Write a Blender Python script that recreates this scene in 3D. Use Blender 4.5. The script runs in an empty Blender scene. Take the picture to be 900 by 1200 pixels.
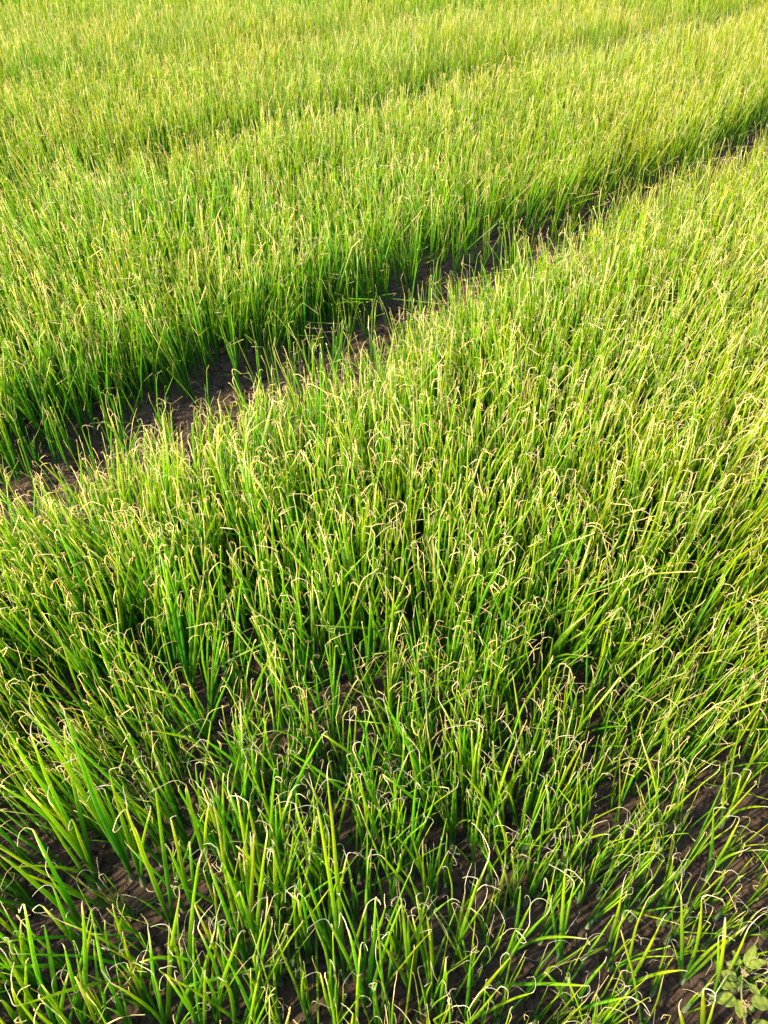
import bpy, math, random
import numpy as np

rng = np.random.default_rng(11)
random.seed(11)
S = bpy.context.scene

# ------------------------------------------------------------------ camera
CAM_H, PITCH, FPX = 1.4, math.radians(40.4), 906.0      # height, degrees below horizon, focal length in px of 900x1200
cd = bpy.data.cameras.new("camera")
cd.sensor_fit = 'VERTICAL'
cd.sensor_height = 24.0
cd.lens = 24.0 * FPX / 1200.0
cd.clip_start, cd.clip_end = 0.02, 2000.0
cam = bpy.data.objects.new("camera", cd)
cam.location = (0, 0, CAM_H)
cam.rotation_euler = (math.pi / 2 - PITCH, 0, 0)
S.collection.objects.link(cam)
S.camera = cam

# ------------------------------------------------------------------ sky and sun
SUN_ELEV, SUN_AZ = math.radians(34), math.radians(-120)   # azimuth clockwise from +Y (straight ahead)
w = bpy.data.worlds.new("World")
S.world = w
w.use_nodes = True
nt = w.node_tree
bg = nt.nodes["Background"]
sky = nt.nodes.new("ShaderNodeTexSky")
sky.sky_type = 'NISHITA'
sky.sun_disc = False
sky.sun_elevation = SUN_ELEV
sky.sun_rotation = SUN_AZ
nt.links.new(sky.outputs[0], bg.inputs[0])
bg.inputs[1].default_value = 0.15
sd = bpy.data.lights.new("sun", 'SUN')
sd.energy = 3.8
sd.angle = math.radians(1.2)
sd.color = (1.0, 0.86, 0.56)
sun = bpy.data.objects.new("sun", sd)
sun.location = (-7, -3, 5)
sv = np.array([math.sin(SUN_AZ) * math.cos(SUN_ELEV), math.cos(SUN_AZ) * math.cos(SUN_ELEV), math.sin(SUN_ELEV)])
from mathutils import Vector
sun.rotation_euler = Vector(sv).to_track_quat('Z', 'Y').to_euler()
S.collection.objects.link(sun)
S.view_settings.view_transform = 'Standard'
S.view_settings.look = 'None'
S.view_settings.gamma = 1.0
S.view_settings.exposure = 1.52
S.cycles.max_bounces = 8
S.cycles.transmission_bounces = 4
S.cycles.diffuse_bounces = 4

# ------------------------------------------------------------------ helpers
def unproject(px, py, z=0.0):
    """ground point seen at a pixel of the 900x1200 photograph"""
    d = np.array([(px - 450) / FPX,
                  math.cos(PITCH) - (py - 600) / FPX * math.sin(PITCH),
                  -math.sin(PITCH) - (py - 600) / FPX * math.cos(PITCH)])
    t = (z - CAM_H) / d[2]
    return np.array([0, 0, CAM_H]) + d * t

def ray(px, py):
    d = np.array([(px - 450) / FPX,
                  math.cos(PITCH) - (py - 600) / FPX * math.sin(PITCH),
                  -math.sin(PITCH) - (py - 600) / FPX * math.cos(PITCH)])
    return d / np.linalg.norm(d)

def project(P):
    P = np.atleast_2d(P)
    x, y, z = P[:, 0], P[:, 1], P[:, 2] - CAM_H
    dep = y * math.cos(PITCH) - z * math.sin(PITCH)
    up = y * math.sin(PITCH) + z * math.cos(PITCH)
    dep = np.where(dep < 1e-3, 1e-3, dep)
    return 450 + FPX * x / dep, 600 - FPX * up / dep, dep

_tab = np.random.default_rng(5).random((256, 256))
def vnoise(x, y, s=1.0, ox=0.0):
    x = np.asarray(x) / s + 91.3 + ox
    y = np.asarray(y) / s + 47.7 + ox * 1.7
    xi, yi = np.floor(x).astype(int), np.floor(y).astype(int)
    fx, fy = x - xi, y - yi
    fx, fy = fx * fx * (3 - 2 * fx), fy * fy * (3 - 2 * fy)
    a = _tab[xi & 255, yi & 255]; b = _tab[(xi + 1) & 255, yi & 255]
    c = _tab[xi & 255, (yi + 1) & 255]; d = _tab[(xi + 1) & 255, (yi + 1) & 255]
    return (a * (1 - fx) + b * fx) * (1 - fy) + (c * (1 - fx) + d * fx) * fy
def fbm(x, y, s, o=4, ox=0.0):
    r, a, t = 0, 1.0, 0
    for k in range(o):
        r = r + a * vnoise(x, y, s / 2 ** k, ox + 13.1 * k); t += a; a *= 0.5
    return r / t

def smooth(e0, e1, x):
    t = np.clip((np.asarray(x) - e0) / (e1 - e0), 0, 1)
    return t * t * (3 - 2 * t)

C45 = math.cos(math.radians(45))
def perp(x, y):
    """distance across the beds; beds run at 45 degrees to the view"""
    return (np.asarray(y) - np.asarray(x)) * C45 + (fbm(x, y, 0.7, 3, 3.3) - .5) * 0.26

FURROWS = [(-.30, .05, .04), (1.63, 2.09, .03), (3.84, 4.10, .035), (5.88, 6.0, .03)]
def furrow_mask(x, y):
    x = np.asarray(x, float); y = np.asarray(y, float)
    p = perp(x, y); m = np.zeros_like(p)
    for a, b, d in FURROWS:
        wt_ = .38 if a < 0 else .9 if a > 3 else 1.
        if 1 < a < 3: a = a + .20 * smooth(2.9, 5.4, (x + y) * C45)     # the near furrow closes up with distance
        m = np.maximum(m, wt_ * smooth(a - .16, a + .12, p) * (1 - smooth(b - .05, b + .06, p)))
    return m

def ground_z(x, y, fine=True):
    x = np.asarray(x, float); y = np.asarray(y, float)
    z = -0.055 * furrow_mask(x, y)
    z = z + (fbm(x, y, .45, 3, 8.1) - .5) * .035
    if fine:
        z = z + (fbm(x, y, .055, 4, 5.5) - .5) * .030 + .006 * smooth(.5, .62, fbm(x, y, .03, 2, 15.5))
    return z

# bare patches of soil: pixel centre in the photograph, radius in metres, strength
HOLES = [(85, 1085, .075, 1), (170, 1050, .055, 1), (225, 1120, .07, .95), (30, 985, .06, 1), (262, 965, .075, 1), (375, 975, .06, 1), (250, 915, .045, .9),
         (505, 1010, .05, 1), (530, 1065, .045, 1), (600, 915, .05, .9), (745, 1120, .06, 1), (735, 1180, .05, 1), (655, 1095, .04, .9),
         (868, 975, .06, 1), (800, 1040, .04, .8), (430, 1120, .05, .9), (355, 1175, .04, .8), (565, 630, .08, .9),
         (380, 700, .06, .7), (790, 790, .05, .6), (215, 890, .04, .8), (700, 985, .04, .8), (890, 350, .1, .9), (895, 95, .35, .9),
         (590, 1140, .04, .9), (130, 1165, .05, 1), (640, 1150, .04, .7), (840, 870, .04, .7), (600, 800, .035, .7)]
HOLES = [(unproject(a, b)[:2], r, s) for a, b, r, s in HOLES]
def density(x, y):
    d = 1 - .92 * furrow_mask(x, y) * (1 - .35 * smooth(.5, .75, fbm(x, y, .35, 2, 91)))
    n = fbm(x, y, .22, 3, 1.7)
    d = d * (0.74 + 0.6 * smooth(.30, .58, n))
    near = np.maximum(.3 + .7 * smooth(.95, 1.45, y), (x < -.25 - .72 * np.maximum(y, 0)) * 1.)
    d = d * (.66 + .34 * near)
    for c, r, s in HOLES:
        q = np.hypot(x - c[0], y - c[1])
        d = d * (1 - s * (1 - smooth(r * .55, r * .95, q)))
    return np.clip(d, 0, 1)

def tagd(o, label=None, cat=None, group=None, kind=None):
    if label: o['label'] = label
    if cat: o['category'] = cat
    if group: o['group'] = group
    if kind: o['kind'] = kind
    return o

def mesh_np(name, V, F, mat, col=None, smoothf=True):
    """V (n,3), F (m,3|4) int arrays; col (n,3) per-vertex colours"""
    me = bpy.data.meshes.new(name)
    k = F.shape[1]
    me.vertices.add(len(V)); me.vertices.foreach_set("co", np.ascontiguousarray(V, np.float32).ravel())
    me.loops.add(F.size); me.loops.foreach_set("vertex_index", np.ascontiguousarray(F, np.int32).ravel())
    me.polygons.add(len(F)); me.polygons.foreach_set("loop_start", np.arange(0, F.size, k, dtype=np.int32))
    me.polygons.foreach_set("loop_total", np.full(len(F), k, np.int32))
    me.polygons.foreach_set("use_smooth", np.full(len(F), smoothf, bool))
    if col is not None:
        a = me.color_attributes.new("tint", 'FLOAT_COLOR', 'POINT')
        a.data.foreach_set("color", np.concatenate([col, np.ones((len(col), 1))], 1).astype(np.float32).ravel())
    me.update(calc_edges=True)
    if mat: me.materials.append(mat)
    return me

def link(name, me, parent=None, loc=None):
    o = bpy.data.objects.new(name, me)
    S.collection.objects.link(o)
    if parent: o.parent = parent
    if loc is not None: o.location = loc
    return o

# ------------------------------------------------------------------ materials
def mat_new(name):
    m = bpy.data.materials.new(name); m.use_nodes = True
    n = m.node_tree.nodes; l = m.node_tree.links
    return m, n, l, n["Principled BSDF"], n["Material Output"]

def leaf_material(name, trans=.3, rough=.42, streak=.25):
    m, n, l, P, O = mat_new(name)
    at = n.new("ShaderNodeAttribute"); at.attribute_name = "tint"
    tc = n.new("ShaderNodeTexCoord")
    nz = n.new("ShaderNodeTexNoise"); nz.inputs["Scale"].default_value = 160; nz.inputs["Detail"].default_value = 2
    l.new(tc.outputs["Object"], nz.inputs["Vector"])
    mr = n.new("ShaderNodeMapRange"); mr.inputs[3].default_value = 1 - streak; mr.inputs[4].default_value = 1 + streak
    l.new(nz.outputs[0], mr.inputs[0])
    mx = n.new("ShaderNodeVectorMath"); mx.operation = 'SCALE'
    l.new(at.outputs["Color"], mx.inputs[0]); l.new(mr.outputs[0], mx.inputs["Scale"])
    l.new(mx.outputs[0], P.inputs["Base Color"])
    P.inputs["Roughness"].default_value = rough
    P.inputs["Specular IOR Level"].default_value = .35
    tr = n.new("ShaderNodeBsdfTranslucent")
    br = n.new("ShaderNodeVectorMath"); br.operation = 'MULTIPLY'; br.inputs[1].default_value = (2.2, 1.9, .9)
    l.new(mx.outputs[0], br.inputs[0]); l.new(br.outputs[0], tr.inputs["Color"])
    ms = n.new("ShaderNodeMixShader"); ms.inputs[0].default_value = trans
    l.new(P.outputs[0], ms.inputs[1]); l.new(tr.outputs[0], ms.inputs[2]); l.new(ms.outputs[0], O.inputs[0])
    return m
M_LEAF = leaf_material("onion_leaf", .50)
M_TIP = leaf_material("dry_leaf_tip", .25, .7, .15)
M_STEM = leaf_material("onion_sheath", .15, .45)

def soil_material():
    m, n, l, P, O = mat_new("dark_brown_soil")  # noise-mottled dark to mid brown, same tones everywhere
    tc = n.new("ShaderNodeTexCoord")
    n1 = n.new("ShaderNodeTexNoise"); n1.inputs["Scale"].default_value = 14; n1.inputs["Detail"].default_value = 8; n1.inputs["Roughness"].default_value = .7
    n2 = n.new("ShaderNodeTexNoise"); n2.inputs["Scale"].default_value = 170; n2.inputs["Detail"].default_value = 6; n2.inputs["Roughness"].default_value = .7
    v = n.new("ShaderNodeTexVoronoi"); v.feature = 'DISTANCE_TO_EDGE'; v.inputs["Scale"].default_value = 17
    wp = n.new("ShaderNodeVectorMath"); wp.operation = 'MULTIPLY_ADD'; wp.inputs[1].default_value = (.07, .07, .07)
    l.new(tc.outputs["Object"], n1.inputs[0]); l.new(tc.outputs["Object"], n2.inputs[0])
    l.new(n1.outputs[1], wp.inputs[0]); l.new(tc.outputs["Object"], wp.inputs[2]); l.new(wp.outputs[0], v.inputs["Vector"])
    r1 = n.new("ShaderNodeValToRGB")
    r1.color_ramp.elements[0].position = .3; r1.color_ramp.elements[0].color = (.034, .021, .014, 1)
    r1.color_ramp.elements[1].position = .72; r1.color_ramp.elements[1].color = (.115, .074, .050, 1)
    mxn = n.new("ShaderNodeMath"); mxn.operation = 'MULTIPLY_ADD'; mxn.inputs[1].default_value = .45
    sb = n.new("ShaderNodeMath"); sb.operation = 'MULTIPLY'; sb.inputs[1].default_value = .55
    l.new(n1.outputs[0], sb.inputs[0]); l.new(n2.outputs[0], mxn.inputs[0]); l.new(sb.outputs[0], mxn.inputs[2])
    l.new(mxn.outputs[0], r1.inputs[0]); l.new(r1.outputs[0], P.inputs["Base Color"])
    P.inputs["Roughness"].default_value = .88
    P.inputs["Specular IOR Level"].default_value = .2
    cr = n.new("ShaderNodeMapRange"); cr.inputs[1].default_value = 0; cr.inputs[2].default_value = .035
    l.new(v.outputs["Distance"], cr.inputs[0])
    ad = n.new("ShaderNodeMath"); ad.operation = 'MULTIPLY_ADD'; ad.inputs[1].default_value = .5
    l.new(n2.outputs[0], ad.inputs[0]); l.new(cr.outputs[0], ad.inputs[2])
    b = n.new("ShaderNodeBump"); b.inputs["Strength"].default_value = .9; b.inputs["Distance"].default_value = .006
    l.new(ad.outputs[0], b.inputs["Height"]); l.new(b.outputs[0], P.inputs["Normal"])
    return m
M_SOIL = soil_material()

# ------------------------------------------------------------------ ground: one sheet to the horizon
def build_ground():
    ys = [-3.0, -2.0, -1.3, -.8, -.4, -.1]
    y = .1
    while y < 14:
        ys.append(y); y += .0075 if y < 1.1 else .0075 * (y / 1.1) ** 1.7
    while y < 600:
        ys.append(y); y *= 1.35
    ys = np.array(ys + [700.])
    s = np.concatenate([-np.geomspace(40, 1.08, 12), np.linspace(-1, 1, 241), np.geomspace(1.08, 40, 12)])
    hw = np.where(ys < .1, .95, .72 + np.clip(ys, 0, 14) * .62) + np.clip(ys - 14, 0, None) * .6
    X = s[None, :] * hw[:, None]; Y = np.repeat(ys[:, None], len(s), 1)
    # cracked crust: irregular cells around random seeds, edges sunk
    Z = ground_z(X, Y)
    fade = (1 - smooth(10, 14, Y)) * (1 - smooth(6, 9, np.abs(X)))
    Z = Z * fade
    near = (Y < 3.2) & (Y > .1) & (np.abs(X) < 2.5)
    px, py = X[near], Y[near]
    wx = px + (fbm(px, py, .05, 3, 21) - .5) * .05; wy = py + (fbm(px, py, .05, 3, 31) - .5) * .05
    cs = .075
    d1 = np.full(px.shape, 9.); d2 = np.full(px.shape, 9.)
    gi, gj = np.floor(wx / cs).astype(int), np.floor(wy / cs).astype(int)
    for a in (-1, 0, 1):
        for b in (-1, 0, 1):
            ii, jj = gi + a, gj + b
            sx = (ii + .1 + .8 * _tab[ii & 255, jj & 255]) * cs; sy = (jj + .1 + .8 * _tab[(jj + 7) & 255, (ii + 99) & 255]) * cs
            d = np.hypot(wx - sx, wy - sy)
            d2 = np.minimum(np.maximum(d1, d), d2); d1 = np.minimum(d1, d)
    crack = 1 - smooth(.0, .010, d2 - d1)
    crack *= smooth(.35, .6, fbm(px, py, .3, 2, 77))
    Z[near] -= crack * .012
    V = np.stack([X, Y, Z], -1).reshape(-1, 3)
    nx = len(s); ny = len(ys)
    i = np.arange(ny - 1)[:, None] * nx + np.arange(nx - 1)[None, :]
    i = i.ravel()
    F = np.stack([i, i + 1, i + nx + 1, i + nx], 1)
    o = link("ground", mesh_np("ground", V, F, M_SOIL))
    tagd(o, kind='structure', label="dark brown cracked soil of the onion field")
build_ground()

# ------------------------------------------------------------------ leaves
GRN_BASE = np.array([.075, .22, .028]); GRN_MID = np.array([.105, .28, .018]); GRN_TOP = np.array([.31, .45, .014])
STRAW = np.array([.84, .77, .58]); BROWN = np.array([.30, .17, .08])

def leaf_paths(base, tilt, azim, L, nl, nt_, rad, curve, tipL, rg, kink=None, org=(0, 0), jag=1.0):
    """centre lines, radii and colours for N leaves. Returns P (N,K,3), R (N,K), C (N,K,3)"""
    N = len(L); K = nl + nt_ + 1
    tl = np.concatenate([np.linspace(0, .93, nl), [1.]]) if nl > 3 else np.array([0, .72, 1.]) if nl == 2 else np.array([0, .5, .9, 1.04])
    dt = np.diff(tl)
    d = np.stack([np.sin(tilt) * np.cos(azim), np.sin(tilt) * np.sin(azim), np.cos(tilt)], 1)
    side = np.stack([-np.sin(azim), np.cos(azim), np.zeros(N)], 1)
    P = np.zeros((N, K, 3)); P[:, 0] = base
    D = np.zeros((N, K, 3)); D[:, 0] = d
    def rot(v, ax, an):
        c, s_ = np.cos(an)[:, None], np.sin(an)[:, None]
        return v * c + np.cross(ax, v) * s_ + ax * (np.sum(ax * v, 1)[:, None]) * (1 - c)
    # live part
    for k in range(nl):
        an = curve * dt[k]
        if kink is not None:
            an = an + np.where(kink[0] == k, kink[1], 0)
        d = rot(d, side, an)
        wob = rg.normal(0, .045 * jag, (N, 3)); d = d + wob * math.sqrt(6.0 / nl) * .7
        d /= np.linalg.norm(d, axis=1)[:, None]
        P[:, k + 1] = P[:, k] + d * (L * dt[k])[:, None]; D[:, k + 1] = d
    # withered thread: hooks and curls about a random axis
    ax = rg.normal(0, 1, (N, 3)); ax[:, 2] *= .35
    ax -= d * np.sum(ax * d, 1)[:, None]; ax /= np.linalg.norm(ax, axis=1)[:, None]
    ty = rg.random(N)
    tipL = tipL * np.where(rg.random(N) < .22, .25, rg.uniform(.6, 1.25, N))
    total = np.where(ty < .25, rg.normal(0, .35, N), np.where(ty < .75, rg.uniform(1.4, 3.4, N), rg.uniform(3.2, 6.0, N)))
    pw = rg.dirichlet(np.full(max(nt_, 1), 1.1), N) if nt_ > 0 else None
    for k in range(nt_):
        d = rot(d, ax, total * pw[:, k])
        d = d + rg.normal(0, .13 * jag, (N, 3)); d /= np.linalg.norm(d, axis=1)[:, None]
        P[:, nl + k + 1] = P[:, nl + k] + d * (tipL / nt_)[:, None]; D[:, nl + k + 1] = d
    # never below ground: lift gently
    gz = P[:, :1, 2]
    P[:, :, 2] = np.maximum(P[:, :, 2], gz - .004 + .004 * (np.arange(K)[None] > 0))
    t = np.concatenate([tl, np.full(nt_, 1.)])
    tt = np.concatenate([np.zeros(nl + 1), np.linspace(0, 1, nt_ + 1)[1:]])
    prof = np.interp(t, [0, .12, .35, .6, .82, .94, 1], [.62, .85, 1, .93, .66, .42, .24])
    prof = np.where(tt > 0, (.22 if nl > 8 else .31 if nt_ > 1 else .46) - .13 * tt, prof)
    R = rad[:, None] * prof[None]
    R = R * (1 + rg.normal(0, .05, R.shape))
    # colour along the leaf: blue-green sheath, green, yellow-green, straw end
    wx_, wy_ = (base[:, 0] + org[0], base[:, 1] + org[1])
    hue = np.clip(.25 * smooth(.0, .9, wx_ / (wy_ + 1.0) * 2.2) + .20 * smooth(2.2, 6.5, wy_) + (fbm(wx_, wy_, .8, 2, 120) - .5) * .7, -.25, .6)  # yellower towards the right and with distance, varied by noise
    yel = np.clip(rg.uniform(-.1, .95, N) + hue, -.2, 1.5)[:, None]; dry = (rg.uniform(.86, 1.03, N) if nl > 3 else rg.uniform(.86, 1.1, N))[:, None]
    tk = t[None] + np.zeros((N, 1))
    a = np.clip(tk / .38, 0, 1)[..., None]; b = np.clip((tk - .30 - .12 * (1 - yel)) / .52, 0, 1)[..., None]
    C = GRN_BASE * (1 - a) + GRN_MID * a
    C = C * (1 - b) + GRN_TOP * b
    C = C * (1 + rg.normal(0, .12, (N, 1, 1)))
    C[..., 0] *= (.74 + .50 * yel)
    dk = smooth(0, .10, tk - dry)[..., None] 
    st = STRAW * rg.uniform(.72, 1.12, (N, 1)); br = rg.random(N) < .10
    st[br] = st[br] * .4 + BROWN * .7
    C = C * (1 - dk) + st[:, None] * dk
    C = np.where((tt > 0)[None, :, None], st[:, None] * (1 - .1 * tt[None, :, None]), C)
    return P, np.clip(R, .0002, None), np.clip(C, .004, .9), D

def tubes(P, R, C, D, sides, flat=None):
    N, K, _ = P.shape
    ref = np.random.default_rng(3).normal(0, 1, (N, 1, 3)); ref[..., 2] *= .2
    u = np.cross(D, ref); u /= (np.linalg.norm(u, axis=2, keepdims=True) + 1e-9)
    v = np.cross(D, u)
    an = np.arange(sides) * 2 * math.pi / sides
    V = P[:, :, None] + R[:, :, None, None] * (np.cos(an)[None, None, :, None] * u[:, :, None] + .8 * np.sin(an)[None, None, :, None] * v[:, :, None])
    Cc = np.repeat(C[:, :, None], sides, 2)
    i = (np.arange(K - 1)[:, None] * sides + np.arange(sides)[None]).ravel()
    j = (np.arange(K - 1)[:, None] * sides + (np.arange(sides)[None] + 1) % sides).ravel()
    f = np.stack([i, j, j + sides, i + sides], 1)
    F = (f[None] + (np.arange(N) * K * sides)[:, None, None]).reshape(-1, 4)
    return V.reshape(-1, 3), F, Cc.reshape(-1, 3)

def lean_field(x, y):
    """common lean of the stand (tilt vector, horizontal) with patches of wind and weight"""
    X, Y, _ = project(np.stack([x, y, np.zeros_like(x)], 1))
    lx = .07 * smooth(420, 820, X) * smooth(150, 600, Y) - .24 * (1 - smooth(90, 330, X)) * smooth(820, 960, Y) * (1 - smooth(1110, 1180, Y))
    lx -= .10 * (1 - smooth(50, 300, X)) * smooth(100, 250, Y)
    lx = lx + .07 * smooth(480, 700, X) * smooth(930, 1080, Y)
    ly = np.full_like(x,   .02) + .05 * smooth(480, 700, X) * smooth(930, 1080, Y)
    lx = lx + (fbm(x, y, .45, 3, 55) - .5) * .32
    ly = ly + (fbm(x, y, .45, 3, 66) - .5) * .26
    return lx, ly

# ------------------------------------------------------------------ where the onions stand
def scatter(cell, x0, x1, y0, y1, rg):
    nx, ny = int((x1 - x0) / cell), int((y1 - y0) / cell)
    gx, gy = np.meshgrid(np.arange(nx), np.arange(ny))
    x = x0 + (gx.ravel() + rg.random(nx * ny)) * cell; y = y0 + (gy.ravel() + rg.random(nx * ny)) * cell
    keep = rg.random(len(x)) < density(x, y)
    return x[keep], y[keep]

def in_view(x, y, m0, mk):
    hw = (450 / FPX) * np.hypot(y, CAM_H) + m0 + mk * y
    return np.abs(x) < hw

HERO_KEEP = []        # ground points of the hand-placed plants, kept clear
# hand-placed foreground plants: base pixel, then for each leaf (tip pixel, length m, radius mm, bend)
HERO = [
 ((100, 1206), [((76, 1112), .22, 4.4, .0), ((96, 1062), .33, 4.6, -.05), ((108, 1080), .27, 3.8, .1)], "tall upright three-leaved onion plant at the bottom left, standing clear over bare soil"),
 ((70, 1214), [((28, 1060), .34, 4.8, .1), ((52, 1085), .28, 4.4, .0), ((8, 1122), .24, 4.6, .5), ((80, 1140), .2, 4, .1)], "leafy onion plant at the bottom left edge, one leaf arching left with a dry tip"),
 ((36, 1216), [((14, 1158), .2, 5.4, .0), ((2, 1172), .2, 5.0, .2), ((30, 1130), .2, 4.2, .1)], "thick-leaved onion plant with torn brown tips in the bottom left corner"),
 ((104, 1098), [((0, 1104), .24, 3.6, .1), ((50, 1000), .30, 4.2, .1), ((2, 1004), .34, 4.8, .05), ((38, 972), .32, 4.6, .0), ((60, 1030), .2, 3.6, .3)], "onion plant sprawled flat to the left on cracked soil, one leaf lying level"),
 ((104, 1130), [((0, 1134), .26, 3.8, .0), ((62, 1040), .25, 4.4, .2), ((50, 1062), .2, 4.2, .3)], "onion plant with one long leaf lying horizontally to the left frame edge"),
 ((120, 1040), [((14, 1016), .26, 3.2, .4), ((58, 940), .3, 4.6, .1), ((30, 925), .36, 4.8, .05), ((84, 960), .25, 4.2, .1)], "onion plant with one thin leaf arching over bare soil to the left"),
 ((112, 1022), [((0, 920), .38, 5.0, .15), ((36, 862), .42, 4.8, .1), ((8, 856), .40, 4.6, .1), ((75, 850), .40, 4.4, .05)], "big dark green onion clump leaning hard left with leaf ends near the frame edge"),
 ((156, 1030), [((76, 838), .48, 5.2, .15), ((96, 888), .36, 4.8, .1), ((60, 872), .4, 4.8, .1), ((122, 925), .26, 4.2, .0), ((40, 838), .46, 4.8, .1)], "tallest left-leaning onion plant behind the cracked soil patch, long sweeping leaves"),
 ((168, 1036), [((128, 905), .34, 4.2, .05), ((148, 940), .25, 4.2, .0), ((176, 950), .24, 3.8, .2)], "slim onion plant leaning left beside the tallest sweeping one"),
 ((204, 1092), [((148, 948), .36, 5.0, .1), ((158, 970), .3, 4.6, .1), ((168, 1000), .22, 4.2, .1), ((182, 925), .34, 4.4, .0), ((160, 1052), .12, 3, .9)], "onion plant right of the left bare patch, short bent leaf at its foot"),
 ((232, 1080), [((198, 995), .25, 4.4, .1), ((200, 960), .3, 4.6, .0), ((222, 990), .25, 4, .0), ((234, 1010), .2, 3.6, .1)], "upright onion plant between two patches of bare soil, lower left"),
 ((250, 1040), [((218, 920), .3, 4.4, .1), ((244, 947), .25, 4, .2), ((206, 1030), .14, 3, .6)], "onion plant with crossing leaves just left of centre gap"),
 ((208, 1030), [((242, 946), .2, 3.8, .1), ((210, 985), .16, 3.4, .0)], "small two-leaved onion plant leaning right over bare soil"),
 ((228, 1200), [((232, 1012), .4, 4.6, .1), ((210, 1105), .22, 4, .1), ((252, 1090), .25, 4, .1), ((200, 1090), .24, 4.2, .0)], "upright onion plant at the bottom edge, a tall leaf ending in a pale curl"),
 ((300, 1110), [((262, 1012), .25, 4.2, .1), ((255, 995), .28, 4.6, .0), ((285, 1000), .25, 4.4, .0), ((310, 1030), .2, 4, .1), ((278, 935), .34, 4.2, .0)], "dense upright onion plant in front of the centre-left soil gap"),
 ((312, 1040), [((268, 930), .28, 4.6, .1), ((290, 940), .28, 4.2, .0), ((322, 912), .3, 4.2, .0), ((340, 930), .26, 4, .1)], "onion plant behind the centre-left soil gap, tips hooked like crooks"),
 ((405, 1150), [((372, 948), .46, 4.2, .0), ((384, 915), .46, 4.6, .05), ((348, 1040), .25, 4.2, .1), ((430, 1060), .2, 4, .2)], "tall thin onion plant left of centre with two very long upright leaves"),
 ((430, 1185), [((408, 1090), .26, 4.6, .05), ((386, 1082), .26, 4.2, .1), ((440, 1052), .3, 4.6, .0), ((470, 1060), .3, 4.2, .1)], "onion plant at the bottom edge left of centre, spread like a fan"),
 ((480, 1170), [((470, 1052), .3, 4.4, .1), ((478, 1075), .24, 4.2, .0), ((496, 1060), .25, 3.8, .1), ((440, 1096), .2, 3.8, .4)], "fan-shaped onion plant at the bottom edge under the centre"),
 ((530, 1135), [((572, 1008), .3, 4.4, .15), ((560, 1032), .26, 4.4, .1), ((545, 1045), .2, 4, .0), ((566, 1060), .2, 3.8, .3)], "onion plant bowed to the right near the bottom centre"),
 ((600, 1118), [((684, 1100), .24, 3.6, .4), ((622, 1060), .16, 4.2, .2), ((610, 1040), .22, 4, .0), ((640, 1072), .16, 4.2, .2)], "onion plant with an S-curved leaf reaching right over the soil"),
 ((655, 1128), [((662, 1020), .28, 4.6, .0), ((673, 1035), .24, 4, .0), ((640, 1030), .22, 3.6, .1)], "stiff upright onion plant left of the bottom right bare soil"),
 ((580, 1156), [((690, 1155), .26, 3.8, .05), ((604, 1090), .18, 4.2, .1), ((620, 1085), .2, 4, .2)], "onion plant with one leaf stretched level to the right near the bottom"),
 ((545, 1200), [((622, 1164), .2, 3.8, .1), ((552, 1120), .2, 4.2, .0), ((598, 1122), .24, 4.2, .2)], "low onion plant at the bottom edge with leaves pushed right"),
 ((672, 1186), [((664, 1140), .14, 4.2, .1), ((737, 1168), .2, 3.6, .05), ((640, 1140), .18, 4, .1), ((708, 1128), .2, 4.4, .2)], "low onion plant at bottom right with torn brown tips, one leaf flat on soil"),
 ((732, 1162), [((775, 1080), .22, 4.4, .3), ((798, 1137), .16, 4.4, .4), ((756, 1060), .26, 3.2, -.1), ((722, 1130), .1, 3, .2)], "onion plant spread open on the bottom right bare soil, low leaf curving right"),
 ((712, 1112), [((736, 1070), .14, 4.4, .2), ((728, 1050), .2, 4.8, .0), ((690, 1120), .12, 3.6, .5)], "short onion plant with a brown-tipped bent leaf above the bottom right soil"),
 ((752, 1206), [((728, 1092), .3, 3.4, .1), ((776, 1150), .2, 2.6, .2)], "thin onion plant at the bottom edge, one very slender leaf leaning left over bare soil"),
 ((800, 1152), [((798, 1050), .28, 4.6, .0), ((822, 1056), .26, 4.6, .1), ((848, 1100), .2, 4.6, .2), ((790, 1110), .1, 3, .1), ((875, 1085), .22, 4.2, .1)], "bright onion plant right of the bottom right bare soil, leaves fanning wide"),
 ((834, 1172), [((850, 1075), .26, 4.4, .1), ((842, 1100), .2, 4.2, .1), ((876, 1090), .24, 4.0, .1)], "onion plant leaning right just left of the broad-leaved weed"),
 ((822, 1218), [((824, 1160), .16, 6.0, .0), ((838, 1172), .16, 3.4, .0)], "stubby bright yellow-green onion plant with a white tip at the bottom edge"),
 ((804, 1222), [((796, 1184), .14, 4.6, .1)], "single onion leaf folded over with a papery end, bottom edge right"),
 ((828, 1030), [((866, 962), .2, 4.4, .1), ((868, 998), .16, 4.2, .3), ((836, 950), .24, 4.2, .0), ((858, 975), .16, 3.8, .2)], "yellow-green onion plant left of the right edge soil gap, leaves fanned right"),
 ((845, 968), [((896, 945), .14, 4.0, .5), ((868, 910), .16, 4.4, .2), ((850, 900), .2, 4.2, .0), ((880, 905), .2, 4.4, .1)], "onion plant above the right edge soil gap with one dry leaf bowed over it"),
]

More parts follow.
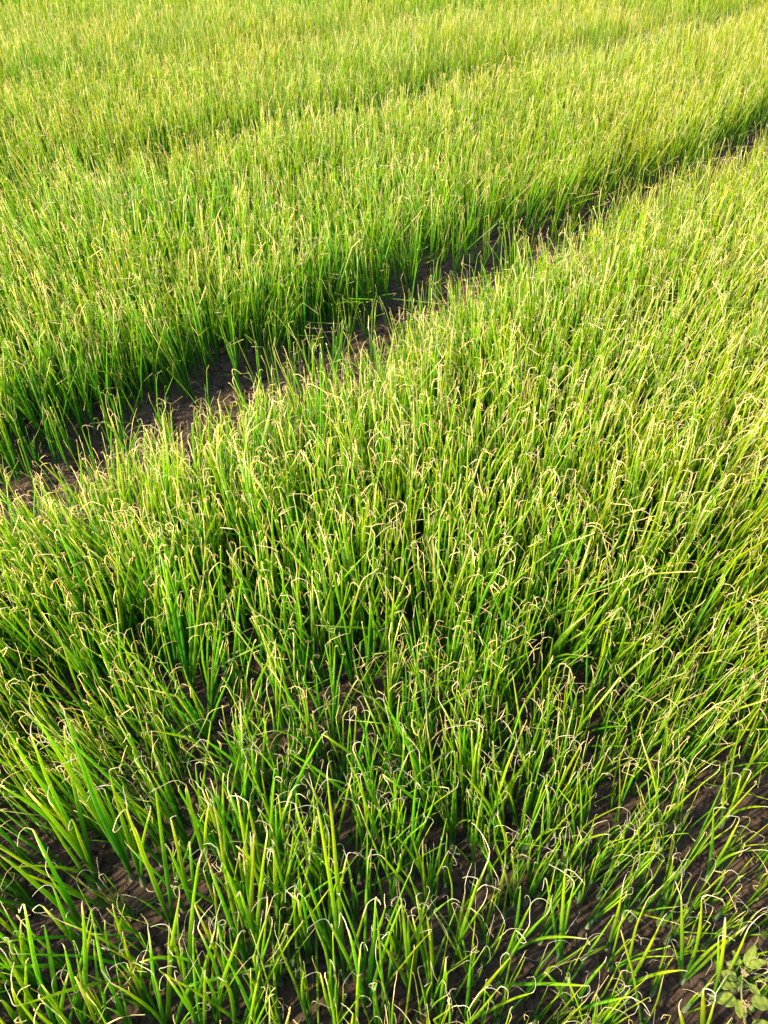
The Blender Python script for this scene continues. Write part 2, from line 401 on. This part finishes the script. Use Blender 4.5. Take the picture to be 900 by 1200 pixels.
def lens_pt(base, tip, L, zmin=.02):
    """point on the sight ray through a tip pixel that lies L from the base, the more upright one"""
    o = np.array([0, 0, CAM_H]); d = ray(*tip)
    oc = o - base; b = np.dot(oc, d); c = np.dot(oc, oc) - L * L
    disc = b * b - c
    if disc <= 0:
        return o + d * (-b), math.sqrt(np.dot(o + d * (-b) - base, o + d * (-b) - base))
    ts = [-b - math.sqrt(disc), -b + math.sqrt(disc)]
    q = [o + d * t for t in ts]
    q = [p for p in q if p[2] > base[2] + zmin] or [max(q, key=lambda p: p[2])]
    # closest to the expected height for that length
    q.sort(key=lambda p: -p[2])
    return q[0], L

rgv = np.random.default_rng(23)
NEAR_CELL = .031
nx_, ny_ = scatter(NEAR_CELL, -2.9, 2.6, -.42, 3.05, rgv)
ok = in_view(nx_, ny_, .30, .08) | ((nx_ < 0) & in_view(nx_, ny_, .48, .08))
nx_, ny_ = nx_[ok], ny_[ok]
hero_xy = np.array([unproject(*h[0])[:2] for h in HERO])
dmin = np.min(np.hypot(nx_[:, None] - hero_xy[None, :, 0], ny_[:, None] - hero_xy[None, :, 1]), 1)
ok = dmin > .032
WEED = unproject(878, 1228)[:2]
ok &= np.hypot(nx_ - WEED[0], ny_ - WEED[1]) > .055
nx_, ny_ = nx_[ok], ny_[ok]

# which of them are built singly: the nearest ones that show in the frame
bz = ground_z(nx_, ny_)
X0, Y0, _ = project(np.stack([nx_, ny_, bz], 1)); X1, Y1, _ = project(np.stack([nx_, ny_, bz + .24], 1))
vis = ((X0 > -5) & (X0 < 905) & (Y0 < 1205)) | ((X1 > 5) & (X1 < 895) & (Y1 < 1185))
rank = np.where(vis, np.sqrt(nx_ ** 2 + ny_ ** 2 + CAM_H ** 2), 99)
order = np.argsort(rank)
n_single = 300 - len(HERO)
single = order[:n_single]
rest = np.ones(len(nx_), bool); rest[single] = False

# ------------------------------------------------------------------ one onion plant with its parts
def plant_height(x, y):
    h = .345 + .10 * (fbm(x, y, .7, 2, 44) - .5)
    X, Y, _ = project(np.stack([x, y, np.zeros_like(x)], 1))
    h = h * (.70 + .30 * smooth(.7, 1.35, y))
    h = h * (1 - .25 * smooth(430, 640, X) * smooth(960, 1090, Y))
    p = perp(x, y)
    for a, b, d in FURROWS:
        h = h * (1 - .30 * (smooth(a - .30, a + .02, p) * (1 - smooth(b - .1, b, p))))
        h = h * (1 - .05 * (smooth(b - .02, b + .04, p) * (1 - smooth(b + .2, b + .45, p))))
    return h

def build_sheath(plant, lean, rg, r=.0062, h=.035):
    """short pale stem the leaves come out of, white-green at the soil"""
    K = 5; t = np.linspace(0, 1, K)
    P = np.stack([lean[0] * h * t * .7, lean[1] * h * t * .7, -.008 + (h + .008) * t], 1)[None]
    D = np.gradient(P, axis=1); D /= np.linalg.norm(D, axis=2, keepdims=True)
    R = (r * np.interp(t, [0, .25, 1], [1.15, 1.0, .62]))[None]
    C = (np.array([.30, .33, .20])[None] * (1 - t)[:, None] + np.array([.05, .15, .03])[None] * t[:, None])[None]
    V, F, Cc = tubes(P, R, C, D, 7)
    link("sheath", mesh_np("sheath", V, F, M_STEM, Cc), plant)

def leaf_objects(plant, P, R, C, D, nl, sides=5):
    """each leaf a mesh with its withered end a sub-part that carries on from it"""
    for k in range(len(P)):
        sl = slice(0, nl + 1)
        V, F, Cc = tubes(P[k:k + 1, sl], R[k:k + 1, sl], C[k:k + 1, sl], D[k:k + 1, sl], sides)
        lf = link("leaf", mesh_np("leaf", V, F, M_LEAF, Cc), plant)
        sl = slice(nl, None)
        Pt = P[k:k + 1, sl].copy(); off = Pt[0, 0].copy()
        V, F, Cc = tubes(Pt - off, R[k:k + 1, sl], C[k:k + 1, sl], D[k:k + 1, sl], 5)
        link("dry_tip", mesh_np("dry_tip", V, F, M_TIP, Cc), lf, off)

def resample(P, D, C, R): return P

LIST = []   # (object, base xyz, lean, n leaves, height)
def new_plant(x, y):
    z = float(ground_z(np.array([x]), np.array([y]))[0])
    e = bpy.data.objects.new("onion_plant", None); e.empty_display_size = .02
    S.collection.objects.link(e); e.location = (x, y, z)
    e['category'] = "onion plant"
    return e, z

NL, NT = 11, 8
rg1 = np.random.default_rng(77)
for (bpx, leaves, label) in HERO:
    b = unproject(*bpx); e, z = new_plant(b[0], b[1])
    b = unproject(bpx[0], bpx[1], z + .0)
    e.location = b
    n = len(leaves); tips = []; Ls = []
    for tip, L, rmm, bend in leaves:
        q, l = lens_pt(b, tip, L); tips.append(q - b); Ls.append(l)
    tips = np.array(tips); Ls = np.array(Ls)
    hor = np.hypot(tips[:, 0], tips[:, 1]); tilt = np.arctan2(hor, np.maximum(tips[:, 2], .0)); az = np.arctan2(tips[:, 1], tips[:, 0])
    bend = np.array([l[3] for l in leaves]) + .02
    rad = np.array([l[2] for l in leaves]) / 1250.
    P, R, C, D = leaf_paths(np.zeros((n, 3)), np.maximum(tilt - bend * .6, 0), az, Ls * (1 + bend ** 2 / 24), NL, NT, rad, bend * 1.2, rg1.uniform(.03, .07, n), rg1, jag=.55, org=(b[0], b[1]))
    # pull the live end on to the aimed point, smoothly along the leaf
    err = tips - P[:, NL]
    tt = np.clip(np.arange(NL + NT + 1) / NL, 0, 1) ** 1.3
    P = P + err[:, None] * tt[None, :, None]
    P[:, 1:, 2] = np.maximum(P[:, 1:, 2], .006)
    D = np.gradient(P, axis=1); D /= np.linalg.norm(D, axis=2, keepdims=True)
    leaf_objects(e, P, R, C, D, NL)
    m = tips.mean(0); build_sheath(e, np.clip(m[:2] / max(m[2], .05), -.8, .8), rg1)
    e['label'] = label
    e['group'] = "onion plants growing in the field"
    LIST.append([e, b, m, n, float(Ls.max()), True])

def draws(x, y, rg, nmean=4.0):
    """per-leaf parameters for plants at x, y"""
    n = np.clip(np.round(rg.normal(nmean, 1.2, len(x))), 1, 7).astype(int)
    idx = np.repeat(np.arange(len(x)), n)
    H = plant_height(x, y) * rg.normal(1, .12, len(x))
    lx, ly = lean_field(x, y)
    lx = lx + rg.normal(0, .075, len(x)); ly = ly + rg.normal(0, .075, len(x))
    a = rg.uniform(0, 2 * math.pi, len(idx)); sp = np.abs(rg.normal(.03, .088, len(idx)))
    vx = lx[idx] + sp * np.cos(a); vy = ly[idx] + sp * np.sin(a)
    flop = rg.random(len(idx)) < .025
    vx = np.where(flop, vx + rg.normal(.2, .9, len(idx)), vx); vy = np.where(flop, vy + rg.normal(0, .6, len(idx)), vy)
    tilt = np.clip(np.hypot(vx, vy), 0, 1.35); az = np.arctan2(vy, vx)
    L = H[idx] * rg.uniform(.52, 1.08, len(idx))
    rad = rg.uniform(.0023, .0038, len(idx)) * np.clip(L / .3, .6, 1.15)
    curve = rg.normal(.10, .22, len(idx))
    off = np.stack([np.cos(a), np.sin(a)], 1) * rg.uniform(0, .006, len(idx))[:, None]
    return n, idx, tilt, az, L, rad, curve, off

def kinks(N, nl, rg, p=.05):
    at = np.where(rg.random(N) < p, rg.integers(int(nl * .4), nl, N), -1)
    return (at, rg.uniform(.6, 1.7, N))

sx, sy = nx_[single], ny_[single]
n, idx, tilt, az, L, rad, curve, off = draws(sx, sy, rg1)
rad *= .98
for i in range(len(sx)):
    m = idx == i; k = int(m.sum())
    e, z = new_plant(float(sx[i]), float(sy[i]))
    base = np.concatenate([off[m], np.full((k, 1), .004)], 1)
    P, R, C, D = leaf_paths(base, tilt[m], az[m], L[m], NL, NT, rad[m], curve[m], rg1.uniform(.012, .050, k), rg1, kink=kinks(k, NL, rg1, .08), org=(float(sx[i]), float(sy[i])))
    leaf_objects(e, P, R, C, D, NL)
    tv = P[:, NL].mean(0)
    build_sheath(e, np.clip(tv[:2] / max(tv[2], .05), -.8, .8), rg1, .0055)
    e['group'] = "onion plants growing in the field"
    LIST.append([e, np.array([sx[i], sy[i], z]), tv, k, float(L[m].max()), False])

# labels that single each plant out: build (leaves, height, lean) and where it stands
def where(px, py):
    cols = [(90, "by left edge"), (200, "well left"), (320, "left"), (430, "just left of centre"), (540, "at centre"),
            (640, "just right of centre"), (740, "right"), (830, "well right"), (9999, "by right edge")]
    rows = [(905, "furthest foreground row"), (950, "back foreground row"), (1000, "upper foreground"), (1055, "middle foreground"), (1110, "lower foreground"),
            (1160, "just above bottom edge"), (1203, "bottom edge"), (9999, "rooted below frame")]
    return next(t for l, t in rows if py < l), next(t for l, t in cols if px < l)
NUM = {1: "one-leaved", 2: "two-leaved", 3: "three-leaved", 4: "four-leaved", 5: "five-leaved", 6: "six-leaved", 7: "seven-leaved"}
bins = {}
for e, b, tv, k, Lm, hero in LIST:
    if hero: continue
    px, py, _ = project(b); px, py = float(px[0]), float(py[0])
    r, c = where(px, py)
    size = "tall" if Lm > .335 else "short" if Lm < .25 else "medium"
    tx, ty, _ = project(b + tv); dx = float(tx[0]) - px
    dy = py - float(ty[0]); q = dx / max(dy, 20)
    lean = "leaning hard left" if q < -.75 else "leaning left" if q < -.25 else "upright" if q < .25 else "leaning right" if q < .75 else "leaning hard right"
    bins.setdefault((size, NUM[k], lean, r, c), []).append((px, e))
ORD = ["first", "second", "third", "fourth", "fifth", "sixth", "seventh", "eighth"]
for (size, num, lean, r, c), v in bins.items():
    v.sort(key=lambda q: q[0])
    for j, (px, e) in enumerate(v):
        tail = ""
        if len(v) == 2: tail = ", left one of two" if j == 0 else ", right one of two"
        elif len(v) > 2: tail = ", %s from left" % ORD[min(j, 7)]
        e['label'] = "%s %s onion plant %s, %s, %s%s" % (size, num, lean, r, c, tail)
        if len(e["label"].replace(",", " ").split()) > 16: e["label"] = e["label"].replace("leaning ", "")
        if len(e["label"].replace(",", " ").split()) > 16: e["label"] = e["label"].replace(" of two", "").replace(" from left", "")

# ------------------------------------------------------------------ the rest of the stand: one mass
VV, FF, CC = [], [], []; voff = 0
def add_mass(x, y, nl, nt_, sides, nmean, rscale, rg, tiplen=(.018, .06), kp=.05):
    global voff
    z = ground_z(x, y)
    n, idx, tilt, az, L, rad, curve, off = draws(x, y, rg, nmean)
    base = np.stack([x[idx] + off[:, 0], y[idx] + off[:, 1], z[idx]], 1)
    N = len(idx)
    P, R, C, D = leaf_paths(base, tilt, az, L, nl, nt_, rad * rscale, curve, rg.uniform(*tiplen, N), rg, kink=kinks(N, nl, rg, kp), jag=.8 if nl < 6 else 1)
    V, F, Cc = tubes(P, R, C, D, sides)
    VV.append(V.astype(np.float32)); FF.append(F + voff); CC.append(Cc.astype(np.float32)); voff += len(V)
    return N, len(F) * 2
rg2 = np.random.default_rng(101)
ra = rest & (ny_ < 1.9); rb = rest & (ny_ >= 1.9)
print("near mass", add_mass(nx_[ra], ny_[ra], 5, 4, 3, 3.8, 1.05, rg2))
print("near mass behind", add_mass(nx_[rb], ny_[rb], 4, 1, 3, 3.8, 1.04, rg2))
mx_, my_ = scatter(.047, -5.2, 5.2, 3.05, 6.0, rg2); ok = in_view(mx_, my_, .2, .06); mx_, my_ = mx_[ok], my_[ok]
print("mid mass", add_mass(mx_, my_, 4, 1, 3, 4.1, .96, rg2))
fx_, fy_ = scatter(.058, -7, 7, 6.0, 9.0, rg2); ok = in_view(fx_, fy_, .2, .05); fx_, fy_ = fx_[ok], fy_[ok]
print("far mass", add_mass(fx_, fy_, 2, 1, 3, 4.4, .95, rg2, (.02, .05)))
fx_, fy_ = scatter(.078, -9.5, 9.5, 9.0, 13.0, rg2); ok = in_view(fx_, fy_, .2, .04); fx_, fy_ = fx_[ok], fy_[ok]
print("farthest mass", add_mass(fx_, fy_, 3, 0, 3, 4.2, 1.15, rg2, (.03, .05)))
o = link("onion_stand", mesh_np("onion_stand", np.concatenate(VV), np.concatenate(FF), M_LEAF, np.concatenate(CC)))
tagd(o, "dense green stand of onion leaves filling the beds to the top of the view", "onion crop", kind='stuff')
del VV, FF, CC

# ------------------------------------------------------------------ soil crumbs, dead threads
def crumbs():
    g = 1.618
    ico = np.array([(-1, g, 0), (1, g, 0), (-1, -g, 0), (1, -g, 0), (0, -1, g), (0, 1, g), (0, -1, -g), (0, 1, -g), (g, 0, -1), (g, 0, 1), (-g, 0, -1), (-g, 0, 1)], float) / 1.9
    fi = np.array([(0, 11, 5), (0, 5, 1), (0, 1, 7), (0, 7, 10), (0, 10, 11), (1, 5, 9), (5, 11, 4), (11, 10, 2), (10, 7, 6), (7, 1, 8), (3, 9, 4), (3, 4, 2), (3, 2, 6), (3, 6, 8), (3, 8, 9), (4, 9, 5), (2, 4, 11), (6, 2, 10), (8, 6, 7), (9, 8, 1)])
    rg = np.random.default_rng(9)
    n1 = 3600; x = rg.uniform(-.9, .9, n1); y = rg.uniform(.25, 1.4, n1)
    n2 = 3600; t = rg.uniform(-1.6, 2.6, n2); p = rg.uniform(1.45, 2.12, n2)      # along the furrow
    x = np.concatenate([x, t - p * C45 * .0 - .0]); y = np.concatenate([y, (t + p / C45)])
    s = np.exp(rg.normal(math.log(.0040), .55, len(x))); s[n1:] *= 1.7
    s = np.clip(s, .0012, .016)
    z = ground_z(x, y) + s * .2
    V = ico[None] * (1 + rg.normal(0, .22, (len(x), 12, 1))) * s[:, None, None] * np.array([1, 1, .7]) + np.stack([x, y, z], 1)[:, None]
    F = (fi[None] + (np.arange(len(x)) * 12)[:, None, None]).reshape(-1, 3)
    o = link("soil_crumbs", mesh_np("soil_crumbs", V.reshape(-1, 3), F, M_SOIL, smoothf=False))
    tagd(o, "small brown crumbs and clods of soil scattered on the bare ground", "soil", kind='stuff')
crumbs()

def threads():
    rg = np.random.default_rng(19)
    n1 = 1500; x = rg.uniform(-1.1, 1.1, n1); y = rg.uniform(.1, 1.9, n1)
    n2 = 2000; t = rg.uniform(-1.6, 2.6, n2); p = rg.uniform(1.5, 2.2, n2)
    x = np.concatenate([x, t]); y = np.concatenate([y, t + p / C45]); N = len(x)
    K = 9; d = rg.uniform(0, 6.28, N); w_ = rg.normal(0, .28, N); L = rg.uniform(.02, .10, N)
    P = np.zeros((N, K, 3)); P[:, 0, 0] = x; P[:, 0, 1] = y
    for k in range(1, K):
        d = d + w_ + rg.normal(0, .25, N)
        P[:, k, 0] = P[:, k - 1, 0] + np.cos(d) * L / K; P[:, k, 1] = P[:, k - 1, 1] + np.sin(d) * L / K
    P[:, :, 2] = ground_z(P[:, :, 0], P[:, :, 1]) + .002 + np.sin(np.linspace(0, 3.14, K))[None] * rg.uniform(0, .012, N)[:, None]
    D = np.gradient(P, axis=1); D /= np.linalg.norm(D, axis=2, keepdims=True)
    R = rg.uniform(.0003, .0009, N)[:, None] * np.linspace(1.2, .4, K)[None]
    C = np.where(rg.random((N, 1)) < .5, STRAW * .45, BROWN * .8)[:, None] * rg.uniform(.5, 1.2, (N, 1, 1)) + np.zeros((N, K, 3))
    V, F, Cc = tubes(P, R, C, D, 3)
    o = link("dry_litter", mesh_np("dry_litter", V, F, M_TIP, Cc))
    tagd(o, "thin dead leaf threads and root hairs lying on the soil", "litter", kind='stuff')
threads()

# a few longer dead leaves that can be picked out on the bare soil
DEAD = [([(148, 1124), (118, 1112), (100, 1104), (92, 1098)], .0016, "pale withered leaf lying across the left bare soil patch"),
        ([(134, 1092), (136, 1075), (131, 1060), (118, 1045)], .0009, "thin brown dead leaf curving down the left bare soil patch"),
        ([(268, 1008), (245, 1014), (232, 1020), (216, 1026)], .0009, "thin grey dead leaf on the soil left of centre"),
        ([(775, 1095), (765, 1098), (752, 1096), (744, 1092)], .0012, "brown dead leaf on the bottom right bare soil"),
        ([(190, 498), (165, 486), (140, 500), (120, 516)], .002, "pale dry leaf lying in the furrow at left"),
        ([(372, 398), (350, 392), (330, 402), (318, 420)], .002, "long dry leaf bent over in the furrow left of centre")]
for pts, r, lab in DEAD:
    Q = np.array([unproject(*p) for p in pts]); t = np.linspace(0, len(Q) - 1, 14); i = np.clip(t.astype(int), 0, len(Q) - 2); f = (t - i)[:, None]
    m = (np.roll(Q, -1, 0) - np.roll(Q, 1, 0)) / 2; m[0] = Q[1] - Q[0]; m[-1] = Q[-1] - Q[-2]
    P = (2 * f**3 - 3 * f**2 + 1) * Q[i] + (f**3 - 2 * f**2 + f) * m[i] + (-2 * f**3 + 3 * f**2) * Q[i + 1] + (f**3 - f**2) * m[i + 1]
    P[:, 2] = ground_z(P[:, 0], P[:, 1]) + r + .002 + .006 * np.sin(np.linspace(0, 9, 14)) ** 2
    o0 = P[0].copy(); P = (P - o0)[None]; D = np.gradient(P, axis=1); D /= np.linalg.norm(D, axis=2, keepdims=True)
    R = (r * np.linspace(1.3, .5, 14))[None]; C = np.zeros((1, 14, 3)) + (STRAW * .6 if r > .001 else BROWN)
    V, F, Cc = tubes(P, R, C, D, 6)
    tagd(link("dead_leaf", mesh_np("dead_leaf", V, F, M_TIP, Cc), None, o0), lab, "dead leaf")

# ------------------------------------------------------------------ broad-leaved weeds
def weed_material():
    m, n, l, P, O = mat_new("weed_leaf")
    at = n.new("ShaderNodeAttribute"); at.attribute_name = "tint"
    tc = n.new("ShaderNodeTexCoord")
    nz = n.new("ShaderNodeTexNoise"); nz.inputs["Scale"].default_value = 220; nz.inputs["Detail"].default_value = 3
    l.new(tc.outputs["Object"], nz.inputs[0])
    mr = n.new("ShaderNodeMapRange"); mr.inputs[1].default_value = .3; mr.inputs[2].default_value = .7; mr.inputs[3].default_value = .8; mr.inputs[4].default_value = 1.15
    l.new(nz.outputs[0], mr.inputs[0])
    mx = n.new("ShaderNodeVectorMath"); mx.operation = 'SCALE'
    l.new(at.outputs["Color"], mx.inputs[0]); l.new(mr.outputs[0], mx.inputs["Scale"]); l.new(mx.outputs[0], P.inputs["Base Color"])
    P.inputs["Roughness"].default_value = .55
    b = n.new("ShaderNodeBump"); b.inputs["Strength"].default_value = .3; b.inputs["Distance"].default_value = .002
    l.new(nz.outputs[0], b.inputs["Height"]); l.new(b.outputs[0], P.inputs["Normal"])
    tr = n.new("ShaderNodeBsdfTranslucent"); l.new(mx.outputs[0], tr.inputs["Color"])
    ms = n.new("ShaderNodeMixShader"); ms.inputs[0].default_value = .25
    l.new(P.outputs[0], ms.inputs[1]); l.new(tr.outputs[0], ms.inputs[2]); l.new(ms.outputs[0], O.inputs[0])
    return m
M_WEED = weed_material()

def blade_mesh(L, W, cup=.25, droop=.4):
    """oval leaf with a midrib groove, side veins, wavy edge and real thickness"""
    nu, nv = 15, 9; V = []; C = []
    for layer in (0, 1):
        for i in range(nu):
            t = i / (nu - 1); ww = W * (math.sin(math.pi * t ** .8) ** .8 * .5 + .02) if 0 < t < 1 else W * .02
            for j in range(nv):
                s_ = (j / (nv - 1)) * 2 - 1
                vein = .0004 * math.cos((t * 11 - abs(s_) * 3) * 2 * math.pi / 1.6)
                z = cup * abs(s_) ** 1.3 * ww - droop * L * t * t * .5 + .0012 * math.sin(t * 17 + s_ * 2) * abs(s_) + vein
                V.append((t * L, s_ * ww, z - layer * .0006))
                rib = 1.25 if abs(s_) < .1 else 1
                edge = .85 if abs(s_) > .95 else 1
                C.append(np.array([.20, .25, .025]) * rib * edge)
    F = []
    n1 = nu * nv
    for i in range(nu - 1):
        for j in range(nv - 1):
            a = i * nv + j; F.append((a, a + 1, a + nv + 1, a + nv)); F.append((n1 + a, n1 + a + nv, n1 + a + nv + 1, n1 + a + 1))
    for i in range(nu - 1):
        a = i * nv; F.append((a, a + nv, n1 + a + nv, n1 + a)); a += nv - 1; F.append((a, n1 + a, n1 + a + nv, a + nv))
    for j in range(nv - 1):
        F.append((j, n1 + j, n1 + j + 1, j + 1)); a = (nu - 1) * nv + j; F.append((a, a + 1, n1 + a + 1, n1 + a))
    return mesh_np("leaf", np.array(V), np.array(F), M_WEED, np.array(C))

def weed(x, y, stemH, leaves, label, lean=(0, 0), clusters=()):
    z = float(ground_z(np.array([x]), np.array([y]))[0])
    e = bpy.data.objects.new("broadleaf_weed", None); S.collection.objects.link(e); e.location = (x, y, z)
    tagd(e, label, "weed")
    K = 9; t = np.linspace(0, 1, K)
    P = np.stack([lean[0] * t + .003 * np.sin(t * 7), lean[1] * t + .002 * np.sin(t * 9), -.005 + (stemH + .005) * t], 1)[None]
    D = np.gradient(P, axis=1); D /= np.linalg.norm(D, axis=2, keepdims=True)
    R = (np.interp(t, [0, 1], [.0026, .0013]) * (1 + .15 * np.sin(t * 25)))[None]
    C = np.zeros((1, K, 3)) + np.array([.26, .13, .08]) * (1 - t)[None, :, None] + np.array([.22, .26, .08]) * t[None, :, None]
    V, F, Cc = tubes(P, R, C, D, 8); link("stem", mesh_np("stem", V, F, M_STEM, Cc), e)
    for (h, a, el, L, W) in leaves:
        o = link("leaf", blade_mesh(L, W), e)
        s_ = np.array([lean[0] * h, lean[1] * h, stemH * h]); st = .010
        dirv = np.array([math.cos(a) * math.cos(el), math.sin(a) * math.cos(el), math.sin(el)])
        o.location = s_ + dirv * st; o.rotation_euler = (random.uniform(-.25, .25), -el, a); o.scale = (.88, .88, .88)
        Pp = (s_[None] + dirv[None] * np.linspace(0, st * 1.1, 4)[:, None])[None]
        Dp = np.repeat(dirv[None, None], 4, 1)
        V, F, Cc = tubes(Pp, np.full((1, 4), .0009), np.zeros((1, 4, 3)) + np.array([.2, .2, .06]), Dp, 5)
        link("leaf_stalk", mesh_np("leaf_stalk", V, F, M_STEM, Cc), e)
    for (h, a, r) in clusters:          # knobbly flower clusters in the leaf joints
        rg = np.random.default_rng(int(h * 100)); Vs, Fs, Cs = [], [], []
        off = 0
        for q in range(26):
            c = rg.normal(0, 1, 3); c = c / np.linalg.norm(c) * r * rg.uniform(.5, 1)
            u = np.linspace(0, math.pi, 4); vv = np.linspace(0, 2 * math.pi, 6)[:-1]
            pts = np.array([(math.sin(i) * math.cos(j), math.sin(i) * math.sin(j), math.cos(i) * 1.4) for i in u for j in vv]) * r * .3 + c
            fs = [(i * 5 + j, i * 5 + (j + 1) % 5, (i + 1) * 5 + (j + 1) % 5, (i + 1) * 5 + j) for i in range(3) for j in range(5)]
            Vs.append(pts); Fs.append(np.array(fs) + off); off += 20
            Cs.append(np.zeros((20, 3)) + (np.array([.32, .30, .12]) if rg.random() < .6 else np.array([.38, .24, .14])))
        o = link("flower_cluster", mesh_np("flower_cluster", np.concatenate(Vs), np.concatenate(Fs), M_STEM, np.concatenate(Cs)), e)
        o.location = (lean[0] * h + math.cos(a) * r * .6, lean[1] * h + math.sin(a) * r * .6, stemH * h)
    return e
PI = math.pi
wb = unproject(878, 1228); wt, _ = lens_pt(wb, (874, 1132), .15); wv = wt - wb
weed(WEED[0], WEED[1], float(wv[2]),
     [(.62, PI * .97, .05, .040, .024), (.62, -.1, .1, .038, .024), (.80, PI * 1.02, .25, .028, .016), (.86, PI * .9, .4, .028, .017), (.97, .9, .5, .040, .018),
      (.97, PI * .62, .6, .024, .012), (1.0, .25, .45, .034, .014), (.9, -1.0, .2, .024, .014), (.2, PI * .95, .25, .034, .026), (.22, .2, .3, .040, .028), (.3, 1.6, .3, .03, .02), (.1, -1.2, .2, .03, .022)],
     "broad-leaved weed with reddish stem in the bottom right corner among the onions", (float(wv[0]), float(wv[1])), [(.62, -1.2, .006), (.97, 0, .006), (.22, -1.8, .007)])
w2 = unproject(372, 935)[:2]
weed(w2[0], w2[1], .05, [(.9, 2.6, .3, .026, .020), (.9, -.4, .35, .024, .018), (.6, 1.2, .3, .02, .015), (.6, 4.2, .3, .02, .014)],
     "tiny broad-leaved seedling low between onion leaves left of centre", (0, 0))
print("tris", sum(len(o.data.loops) - 2 * len(o.data.polygons) for o in S.objects if o.type == 'MESH'))
